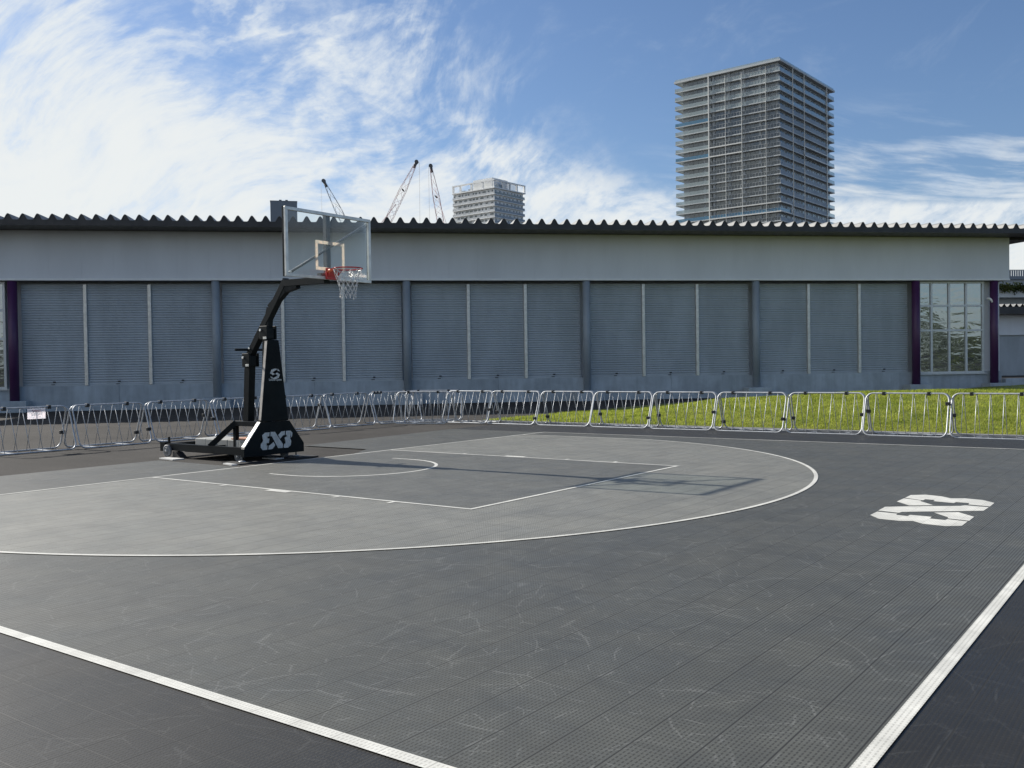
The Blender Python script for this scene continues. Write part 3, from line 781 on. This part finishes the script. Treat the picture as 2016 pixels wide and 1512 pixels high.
# padded column
pv = []
for z,(y0,y1) in ((.655,(-.035,.540)),(2.015,(.128,.358))):
    for (x,y) in ((-.53,y0),(-.53,y1),(-.62,y1-.01),(-.62,y0+.01)): pv.append((x,y,z))
pc = MB(); pc.add(pv,[(0,1,2,3),(4,7,6,5),(0,4,5,1),(1,5,6,2),(2,6,7,3),(3,7,4,0)])
col_ = hb(pc,'column_pad',M['pad'])
bv = col_.modifiers.new('bevel','BEVEL'); bv.width = .012; bv.segments = 3
se = MB(); se.add([(-.545,-.0365,.67),(-.612,-.0285,.67),(-.612,.1345,2.0),(-.545,.1265,2.0)],[(0,1,2,3)]); 
se = MB(); se.prism([(-.542,-.033,.68),(-.612,-.023,.68),(-.612,.134,2.0),(-.542,.126,2.0)],(0,-.006,0)); se.build('pad_sun_strip', M['padside_sunlit'], col_)  # lighter strip paints the sunlit near side of the pad
# emblem: a bold S in an oval, and lettering below
def stroke(pts, ws):
    Lp, Rp = [], []
    for i,(y,z) in enumerate(pts):
        a = Vector(pts[max(i-1,0)]); b2 = Vector(pts[min(i+1,len(pts)-1)]); d = (b2-a).normalized(); nrm = Vector((-d.y,d.x))*ws[i]/2
        Lp.append((y+nrm.x,z+nrm.y)); Rp.append((y-nrm.x,z-nrm.y))
    return Lp+Rp[::-1]
ce, cz, ex = .262, 1.445, .108
spts = [(.92,.52),(.55,.80),(.0,.86),(-.55,.62),(-.74,.22),(-.42,-.02),(.1,-.02)]
swid = [.06,.26,.32,.42,.46,.36,.10]
Sa = stroke([(ce+a*ex,cz+b*ex*.78) for a,b in spts],[k*ex for k in swid]); Sb = stroke([(ce-a*ex,cz-b*ex*.78) for a,b in spts],[k*ex for k in swid])
tri_sheet('pad_emblem', [Sa,Sb], lambda a,b: (-.527,a,b), M['print'], col_)
def lettering(name, body, size, m, parent, loc, ext=.0008, width=None):
    cu = bpy.data.curves.new(name,'FONT'); cu.body = body; cu.size = size; cu.extrude = ext; cu.align_x = 'CENTER'; cu.align_y = 'CENTER'; cu.offset = size*.012
    to = bpy.data.objects.new(name,cu); COL.objects.link(to); dg = bpy.context.evaluated_depsgraph_get()
    me = bpy.data.meshes.new_from_object(to.evaluated_get(dg)); bpy.data.objects.remove(to)
    sx = 1.
    if width:
        xs = [q.co.x for q in me.vertices]; sx = width/(max(xs)-min(xs))
    for q in me.vertices: x,y,z = q.co; q.co = (loc[0]+z, loc[1]+x*sx, loc[2]+y)   # reads along +y, faces +x
    me.materials.clear(); me.materials.append(m)
    o = bpy.data.objects.new(name,me); COL.objects.link(o); o.parent = parent; return o
lettering('pad_lettering','Schelde Sports',.05,M['print'],col_,(-.527,.264,1.347),width=.27)
# posts
rp = MB(); rp.beam((-1.20,HY,.62),(-1.125,HY,1.72),.13,.13,up=(0,1,0)); hb(rp,'rear_post',M['black'])
fp = MB(); fp.beam((-.70,HY-.02,.64),(-.67,HY,2.1),.11,.11,up=(0,1,0)); hb(fp,'front_post',M['black'])
def clamp(x,z,nm='clamp'):
    c = MB(); c.bevbox(x-.10,x+.10,HY-.105,HY-.075,z-.13,z+.10,.01); c.bevbox(x-.10,x+.10,HY+.075,HY+.105,z-.13,z+.10,.01); c.bevbox(x-.075,x+.075,HY-.075,HY+.075,z-.12,z+.06,.008)
    co = hb(c,nm,M['black'])
    b_ = MB()
    b_.cyl((x-.055,HY-.128,z+.03),(x-.055,HY-.1,z+.03),.022,10); b_.build('bolt',M['steel'],co)
    b_ = MB(); b_.bevbox(x+.0,x+.085,HY-.112,HY-.104,z-.125,z-.085,.002); b_.build('rating_plate',M['alu'],co)
clamp(-1.115,1.70); clamp(-.645,2.15)
hn_ = MB(); hn_.tube([(-1.13,HY-.30,1.86),(-1.13,HY+.30,1.86)],.02,10); hb(hn_,'locking_handle',M['black'])
# boom: main beam up to the elbow and level arm to the board
bm_ = MB(); bm_.beam((-1.125,HY,1.76),(-.135,HY,2.985),.105,.115,up=(0,1,0)); bm_.beam((-.21,HY,2.935),(.80,HY,2.925),.104,.12,up=(0,1,0)); hb(bm_,'boom',M['black'])
b2_ = MB(); P2 = [(-.645,HY,2.13),(-.625,HY,2.34),(-.56,HY,2.55),(-.16,HY,2.83),(.12,HY,2.885)]
for a,b in zip(P2[:-1],P2[1:]): b2_.beam(a,b,.103,.10,up=(0,1,0))
hb(b2_,'boom_brace',M['black'])
for (x,z) in ((-.76,2.06),(-1.07,1.885)):
    b_ = MB(); b_.cyl((x,HY-.07,z),(x,HY-.05,z),.018,10); hb(b_,'pin',M['steel'])
# backboard
XB, YB0, YB1, ZB0, ZB1 = .90, HY-.9, HY+.9, 2.9+g, 3.95+g
ZB0 -= g; ZB1 -= g; ZB0 += g; ZB1 += g
bb = MB(); w_ = .05
bb.bevbox(XB-.045,XB,YB0,YB1,ZB1-w_,ZB1,.005); bb.bevbox(XB-.045,XB,YB0,YB1,ZB0,ZB0+w_,.005)
bb.bevbox(XB-.044,XB-.001,YB0,YB0+w_,ZB0+w_-.004,ZB1-w_+.004,.005); bb.bevbox(XB-.044,XB-.001,YB1-w_,YB1,ZB0+w_-.004,ZB1-w_+.004,.005)
board = hb(bb,'backboard',M['alu'])
sp_ = MB(); sp_.box(XB-.075,XB-.047,YB0-.004,YB0+.035,ZB0,ZB1); sp_.box(XB-.075,XB-.047,YB1-.035,YB1+.004,ZB0,ZB1); sp_.build('back_channel',M['black'],board)
pa = MB(); pa.box(XB-.026,XB-.012,YB0+w_,YB1-w_,ZB0+w_,ZB1-w_); pa.build('pane',M['clear'],board)
sq = MB(); a0,a1,c0,c1,k_ = HY-.305,HY+.305,ZB0+.14,ZB0+.60,.05; X0,X1 = XB-.0118,XB-.0088
sq.box(X0,X1,a0,a1,c1-k_,c1); sq.box(X0,X1,a0,a1,c0,c0+k_); sq.box(X0,X1,a0,a0+k_,c0+k_,c1-k_); sq.box(X0,X1,a1-k_,a1,c0+k_,c1-k_); sq.build('target_square',M['cream'],board)
mp = MB(); mp.box(XB-.12,XB-.05,HY-.045,HY+.045,2.98,ZB1-.03); mp.box(XB-.14,XB-.05,HY-.16,HY+.16,2.93,3.02); hb(mp,'board_post',M['post'])
rd = MB(); rd.tube([(XB-.06,YB0+.13,ZB0+.07),(XB-.07,YB1-.08,ZB1-.10)],.02,10); hb(rd,'brace_rod',M['rod'])
for p in ((XB-.06,YB0+.11,ZB0+.06),(XB-.07,YB1-.06,ZB1-.09)):
    e = MB(); e.tube([p,(p[0]-.0,p[1]+.03,p[2]+.018)],.024,8); hb(e,'rod_end',M['alu'])
lettering('board_lettering','Schelde',.09,M['white'],board,(XB-.010,YB1-.255,ZB0+.115),width=.30)
st_ = stroke([(YB1-.46+.05*a,ZB0+.125+.05*b) for a,b in [(.9,.5),(0,.9),(-.75,.3),(0,0),(.75,-.3),(0,-.9),(-.9,-.5)]],[.01,.02,.025,.025,.025,.02,.01])
tri_sheet('board_emblem',[st_],lambda a,b:(XB-.0095,a,b),M['white'],board)
# rim
ZR = 3.05+g; RC = XB+.375
rm = MB(); rm.tube([(RC+.225*math.cos(2*math.pi*i/40),HY+.225*math.sin(2*math.pi*i/40),ZR) for i in range(40)],.0105,10,closed=True)
rim = hb(rm,'rim',M['red'])
rb_ = MB(); rb_.bevbox(XB+.001,XB+.035,HY-.12,HY+.12,ZR-.15,ZR+.03,.008)
rb_.add([(XB+.036,HY-.10,ZR-.005),(XB+.036,HY+.10,ZR-.005),(XB+.155,HY+.12,ZR-.002),(XB+.155,HY-.12,ZR-.002),(XB+.036,HY-.10,ZR-.105),(XB+.036,HY+.10,ZR-.105),(XB+.13,HY+.1,ZR-.03),(XB+.13,HY-.1,ZR-.03)],[(0,1,2,3),(4,7,6,5),(0,4,5,1),(1,5,6,2),(2,6,7,3),(3,7,4,0)])
rb_.build('rim_bracket',M['red'],rim)
ss = MB(); ss.tube([(RC+.218*math.cos(2*math.pi*i/40),HY+.218*math.sin(2*math.pi*i/40),ZR-.022) for i in range(40)],.006,6,closed=True); ss.build('net_ring',M['alu'],rim)
ho = MB(); ho.tube([(XB+.035,HY-.085,ZR-.02),(XB+.16,HY-.125,ZR-.012)],[.035,.02],10); ho.build('spring_cover',M['orange'],rim)
# net: 12 loops, diamonds, flaring in then hanging
net = MB(); NS = 12; lev = [(0,.215),(.075,.195),(.15,.168),(.215,.148),(.28,.135),(.34,.128),(.40,.125)]
rn = random.Random(5)
def npnt(i,l):
    z,r = lev[l]; a = 2*math.pi*(i+.5*(l%2))/NS; return (RC+r*math.cos(a)+rn.uniform(-.004,.004), HY+r*math.sin(a)+rn.uniform(-.004,.004), ZR-.025-z+rn.uniform(-.006,.006)-(.02 if l == 6 and i%3 == 0 else 0))
NP = [[npnt(i,l) for i in range(NS)] for l in range(len(lev))]
for l in range(len(lev)-1):
    for i in range(NS):
        j = i if l%2 == 0 else (i+1)%NS
        k = (i-1)%NS if l%2 == 0 else i
        net.tube([NP[l][i],NP[l+1][j]],.0036,5); net.tube([NP[l][i],NP[l+1][k]],.0036,5)
for i in range(NS): net.tube([NP[-1][i],tuple(Vector(NP[-1][i])+Vector((0,0,-.03)))],.007,5)
hb(net,'net',M['net'])
# castors
def wheel(x,y,z,r,wd_=.05):
    w__ = MB()
    w__.tube([(x,y-wd_/2,z),(x,y-wd_/2+.008,z),(x,y+wd_/2-.008,z),(x,y+wd_/2,z)],[r*.86,r,r,r*.86],28); wo = hb(w__,'wheel',M['tyre'])
    h = MB(); h.cyl((x,y-wd_/2-.012,z),(x,y+wd_/2+.012,z),r*.52,20); h.build('hub',M['rod'],wo)
    h = MB(); h.cyl((x,y-wd_/2-.024,z),(x,y+wd_/2+.024,z),r*.16,12); h.build('axle',M['steel'],wo)
wheel(-2.62,YN-.075,.125,.105); wheel(-2.62,YF+.075,.125,.105); wheel(-.80,YN+.03,.10,.095,.04); wheel(-.70,YF-.22,.10,.095)
def foot(x,y):
    q = MB(); q.cyl((x,y,.03),(x,y,.14),.012,10); fo = hb(q,'levelling_foot',M['rod'])
    q = MB(); q.tube([(x,y,.026),(x,y,.034),(x,y,.044)],[.06,.055,.02],18); q.build('foot_disc',M['zinc'],fo)
foot(-.62,YN-.04); foot(-.62,YF-.03)
# loose things round the base
def mat_(name, label, cat, pts, z0, h, m):
    q = MB(); q.prism([(x,y,z0) for x,y in pts],(0,0,h)); return tag(q.build(name,m),label,cat)
mat_('rubber_mat','black rubber mat under the near front foot of the hoop','mat',[(-.90,-.56),(-.40,-.60),(-.38,-.18),(-.88,-.14)],G,.022,M['rubber'])
mat_('rubber_mat','black rubber mat under the far front foot of the hoop','mat',[(-.88,.50),(-.32,.50),(-.32,1.0),(-.86,1.0)],G,.022,M['rubber'])
mat_('base_plate','white plate poking out left of the near front rubber mat','plate',[(-.76,-.64),(-.46,-.70),(-.42,-.62),(-.74,-.57)],G,.020,M['plate'])
mat_('base_plate','white plate under the near rear wheel of the hoop','plate',[(-2.58,-.60),(-2.10,-.66),(-2.08,-.44),(-2.56,-.40)],G,.018,M['plate'])
mat_('base_plate','small pale plate left of the far front rubber mat','plate',[(-.95,.30),(-.60,.30),(-.60,.48),(-.95,.48)],G,.018,M['plate'])
ck = MB(); ck.add([(-2.45,-.42,G),(-2.2,-.42,G),(-2.2,-.28,G),(-2.45,-.28,G),(-2.45,-.42,.10),(-2.36,-.42,.09),(-2.36,-.28,.09),(-2.45,-.28,.10)],[(0,3,2,1),(4,5,6,7),(0,1,5,4),(1,2,6,5),(2,3,7,6),(3,0,4,7)])
tag(ck.build('wheel_chock',M['rubber']),'black rubber chock wedged by the near rear wheel of the hoop','chock')
# ballast: concrete blocks standing on the base frame
bx0 = -2.30; blab = ['rear-most concrete ballast block on the hoop base, nearest the rear wheel','second concrete ballast block from the rear wheel','third concrete ballast block, just left of the diagonal strut',
 'concrete ballast block seen between the diagonal strut and the upright','front-most concrete ballast block behind the logo panel']
for i in range(5):
    q = MB(); x0 = bx0+i*.305; q.bevbox(x0,x0+.295,-.08+.02*random.random(),.52,.135+G,.33+G+.006*random.random(),.012)
    tag(q.build('concrete_block',M['block']),blab[i],'block','concrete ballast blocks on the hoop base')
q = MB(); q.bevbox(-1.36,-.86,-.02,.35,.338+G,.36+G,.004); tag(q.build('board',M['board']),'orange-brown flat board lying on the front ballast blocks','board')

# invented groves outside the frame, added so the two glazed bays mirror something dark
def added_grove(gc, vd, seed, hb, label):
    gv = MB(); rg = random.Random(seed); vd = Vector(vd).normalized(); sd_ = Vector((-vd.y,vd.x,0))
    for i in range(6500):
        u_ = rg.uniform(-45,45); H_ = hb+1.5*math.sin(u_*.21+seed)+1.1*math.sin(u_*.53+1)+.7*math.sin(u_*1.3); z_ = rg.random()**.8*H_
        c = Vector(gc)+sd_*u_+vd*rg.uniform(0,5)+Vector((0,0,z_)); s_ = rg.uniform(.35,.75)
        d1_ = Vector((rg.gauss(0,1),rg.gauss(0,1),rg.gauss(0,1))).normalized()*s_; d2_ = Vector((rg.gauss(0,1),rg.gauss(0,1),rg.gauss(0,1))).normalized()*s_
        gv.add([c-d1_,c+d2_,c+d1_],[(0,1,2)])
    tag(gv.build('added_grove',M['plant']),label,'added_grove',kind='stuff')
added_grove((88,16,G),(.977,-.214,0),9,6.2,'invented dark trees added out of view for the right glazed bay to mirror')
added_grove((12,-85,G),(.394,-.917,0),4,6.8,'invented dark trees added out of view for the left glazed bay to mirror')

# ------------------------------------------------------------------ sky and sun
SUN = Vector((-6.56,-.43,3.95)).normalized()
elev = math.asin(SUN.z); az = math.atan2(SUN.x,SUN.y)     # azimuth from +y towards +x
W = bpy.data.worlds.new('World'); S.world = W; W.use_nodes = True
class WT(NT):
    def __init__(s, w): s.t = w.node_tree
wt = WT(W); bg = W.node_tree.nodes['Background']
sky = wt.n('ShaderNodeTexSky', sky_type='NISHITA'); sky.sun_disc = False; sky.sun_elevation = elev; sky.sun_rotation = az
sky.air_density = 1.0; sky.dust_density = .6; sky.ozone_density = 2.0; sky.altitude = 10
tc = wt.n('ShaderNodeTexCoord'); gen = tc.outputs['Generated']
CAMYAW = -.6321587
rot = wt.n('ShaderNodeVectorRotate', rotation_type='Z_AXIS'); wt.L(gen, rot.inputs[0]); rot.inputs['Angle'].default_value = CAMYAW    # turn so that +y is compass NW
sp3 = wt.n('ShaderNodeSeparateXYZ'); wt.L(rot.outputs[0], sp3.inputs[0])
azn = wt.math('ARCTAN2', sp3.outputs[0], sp3.outputs[1])
eln = wt.math('ARCSINE', sp3.outputs[2])
# cirrus on a high layer: coordinates flattened towards the horizon
def comb(a, b, c=0.):
    q = wt.n('ShaderNodeCombineXYZ')
    for i, x in enumerate((a,b,c)):
        if isinstance(x,(int,float)): q.inputs[i].default_value = x
        else: wt.L(x, q.inputs[i])
    return q.outputs[0]
A2 = comb(azn, wt.math('MULTIPLY', eln, 1.25))
def warp(vec, scale, amp, detail=3):
    n_ = wt.noise(vec, scale, detail, .55, 0., 'Color'); q = wt.n('ShaderNodeVectorMath', operation='MULTIPLY_ADD')
    sb = wt.n('ShaderNodeVectorMath', operation='SUBTRACT'); wt.L(n_, sb.inputs[0]); sb.inputs[1].default_value = (.5,.5,.5)
    wt.L(sb.outputs[0], q.inputs[0]); q.inputs[1].default_value = (amp,amp,0); wt.L(vec, q.inputs[2]); return q.outputs[0]
def fibres(vec, ang, stretch): return wt.mapping(wt.mapping(vec, (1,1,1), (0,0,R(-ang))), (1,stretch,1))
wv = warp(warp(A2, 1.7, .42, 1), 6., .07, 3)
fa_ = wt.noise(fibres(wv, 55, 2.0), 7.5, 15, .66)          # steep fibres on the far left
fb_ = wt.noise(fibres(warp(warp(A2,2.3,.30,1),7.,.06,3), 22, 1.9), 8.5, 15, .66)
fib = wt.n('ShaderNodeMix', data_type='FLOAT'); wt.L(wt.ramp(azn, -.42, -.05), fib.inputs[0]); wt.L(fa_, fib.inputs[2]); wt.L(fb_, fib.inputs[3]); fib = fib.outputs[0]
fib2 = wt.noise(fibres(warp(A2,4,.08,2), -9, 5.0), 8.0, 14, .6)   # flat streaks, falling to the right
fine_ = wt.noise(fibres(warp(warp(A2,2.0,.36,1),9.,.05,3), 40, 3.2), 21.0, 12, .68)
vn_ = wt.noise(fibres(warp(warp(A2,2.6,.30,2),8.,.06,3), 35, 1.8), 7.0, 9, .58)
vein = wt.ramp(wt.math('SUBTRACT', 1., wt.math('MULTIPLY', wt.math('ABSOLUTE', wt.math('SUBTRACT', vn_, .5)), 7.)), .35, 1.)
broad = wt.noise(warp(A2,4.,.08,3), 6.5, 12, .6)
# left-hand bank of cloud ending along a slanting edge
eb = wt.math('MAXIMUM', wt.math('SUBTRACT', eln, .115), .022)
edge_ = wt.math('SUBTRACT', wt.math('DIVIDE', .021, eb), .085)
sd = wt.math('SUBTRACT', edge_, azn)
sd = wt.math('ADD', sd, wt.math('MULTIPLY', wt.math('SUBTRACT', broad, .5), .32))
bank = wt.ramp(sd, -.05, .16)
low = wt.ramp(eln, .33, .10)                                  # thicker towards the horizon
left = wt.ramp(azn, .12, -.52)
thick = wt.math('ADD', wt.math('MULTIPLY', low, .20), wt.math('MULTIPLY', left, .105))
d1 = wt.math('ADD', wt.math('ADD', wt.math('MULTIPLY', fib, .56), wt.math('MULTIPLY', fine_, .26)), wt.math('MULTIPLY', broad, .42))
d1 = wt.math('ADD', d1, thick)
d1 = wt.math('ADD', d1, wt.math('MULTIPLY', vein, .075))
c1_ = wt.math('MULTIPLY', wt.ramp(d1, .605, .88), bank)
# right-hand streaks
rm_ = wt.math('MULTIPLY', wt.ramp(azn, .08, .30), wt.ramp(eln, .27, .17))
c2_ = wt.math('MULTIPLY', wt.ramp(wt.math('ADD', fib2, wt.math('MULTIPLY', wt.ramp(eln,.24,.12), .12)), .47, .76), rm_)
veil = wt.math('MULTIPLY', wt.ramp(fib, .52, .80), .13)
hz = wt.math('MULTIPLY', wt.ramp(eln, .16, 0.), .35)
dens = wt.math('MAXIMUM', wt.math('MAXIMUM', wt.math('MULTIPLY', c1_, .96), wt.math('MULTIPLY', c2_, .80)), wt.math('MAXIMUM', veil, hz), True)
skyc = wt.n('ShaderNodeMix', data_type='RGBA', blend_type='MULTIPLY'); skyc.inputs[0].default_value = 1.
wt.L(sky.outputs[0], skyc.inputs[6]); skyc.inputs[7].default_value = (.92,1.03,1.20,1)
CL = 9.0
cloud = wt.mix(wt.ramp(d1,.66,.98), (CL*.80,CL*.90,CL*1.02), (CL*1.0,CL*1.03,CL*1.02))
fin = wt.mix(dens, skyc.outputs[2], cloud)
wt.L(fin, bg.inputs[0]); bg.inputs[1].default_value = .065

sun = bpy.data.lights.new('sun','SUN'); sun.energy = 5.0; sun.angle = R(.53); sun.color = (1,.95,.87)
so = bpy.data.objects.new('sun',sun); COL.objects.link(so); so.rotation_euler = SUN.to_track_quat('Z','Y').to_euler(); so.location = (-60,-4,36)

# ------------------------------------------------------------------ camera
vx, vy, vz, yaw, pit, rol, fpx = 11.98598,-10.11747,1.495395,-.6321587,-.0188303,-.0143710,1854.994
fw = Vector((math.sin(yaw)*math.cos(pit),math.cos(yaw)*math.cos(pit),math.sin(pit)))
rt = Vector((math.cos(yaw),-math.sin(yaw),0)); up = rt.cross(fw)
r2 = rt*math.cos(rol)+up*math.sin(rol); u2 = up*math.cos(rol)-rt*math.sin(rol)
cam = bpy.data.cameras.new('camera'); cam.sensor_width = 36; cam.lens = fpx/2016*36; cam.clip_start = .05; cam.clip_end = 8000
co = bpy.data.objects.new('camera',cam); COL.objects.link(co)
mw = Matrix((r2,u2,-fw)).transposed().to_4x4(); mw.translation = (vx,vy,vz); co.matrix_world = mw
S.camera = co
S.view_settings.view_transform = 'Standard'; S.view_settings.look = 'None'; S.view_settings.exposure = .55; S.view_settings.gamma = 1
S.render.engine = 'CYCLES'; S.cycles.use_denoising = True; S.cycles.max_bounces = 8; S.cycles.transparent_max_bounces = 12
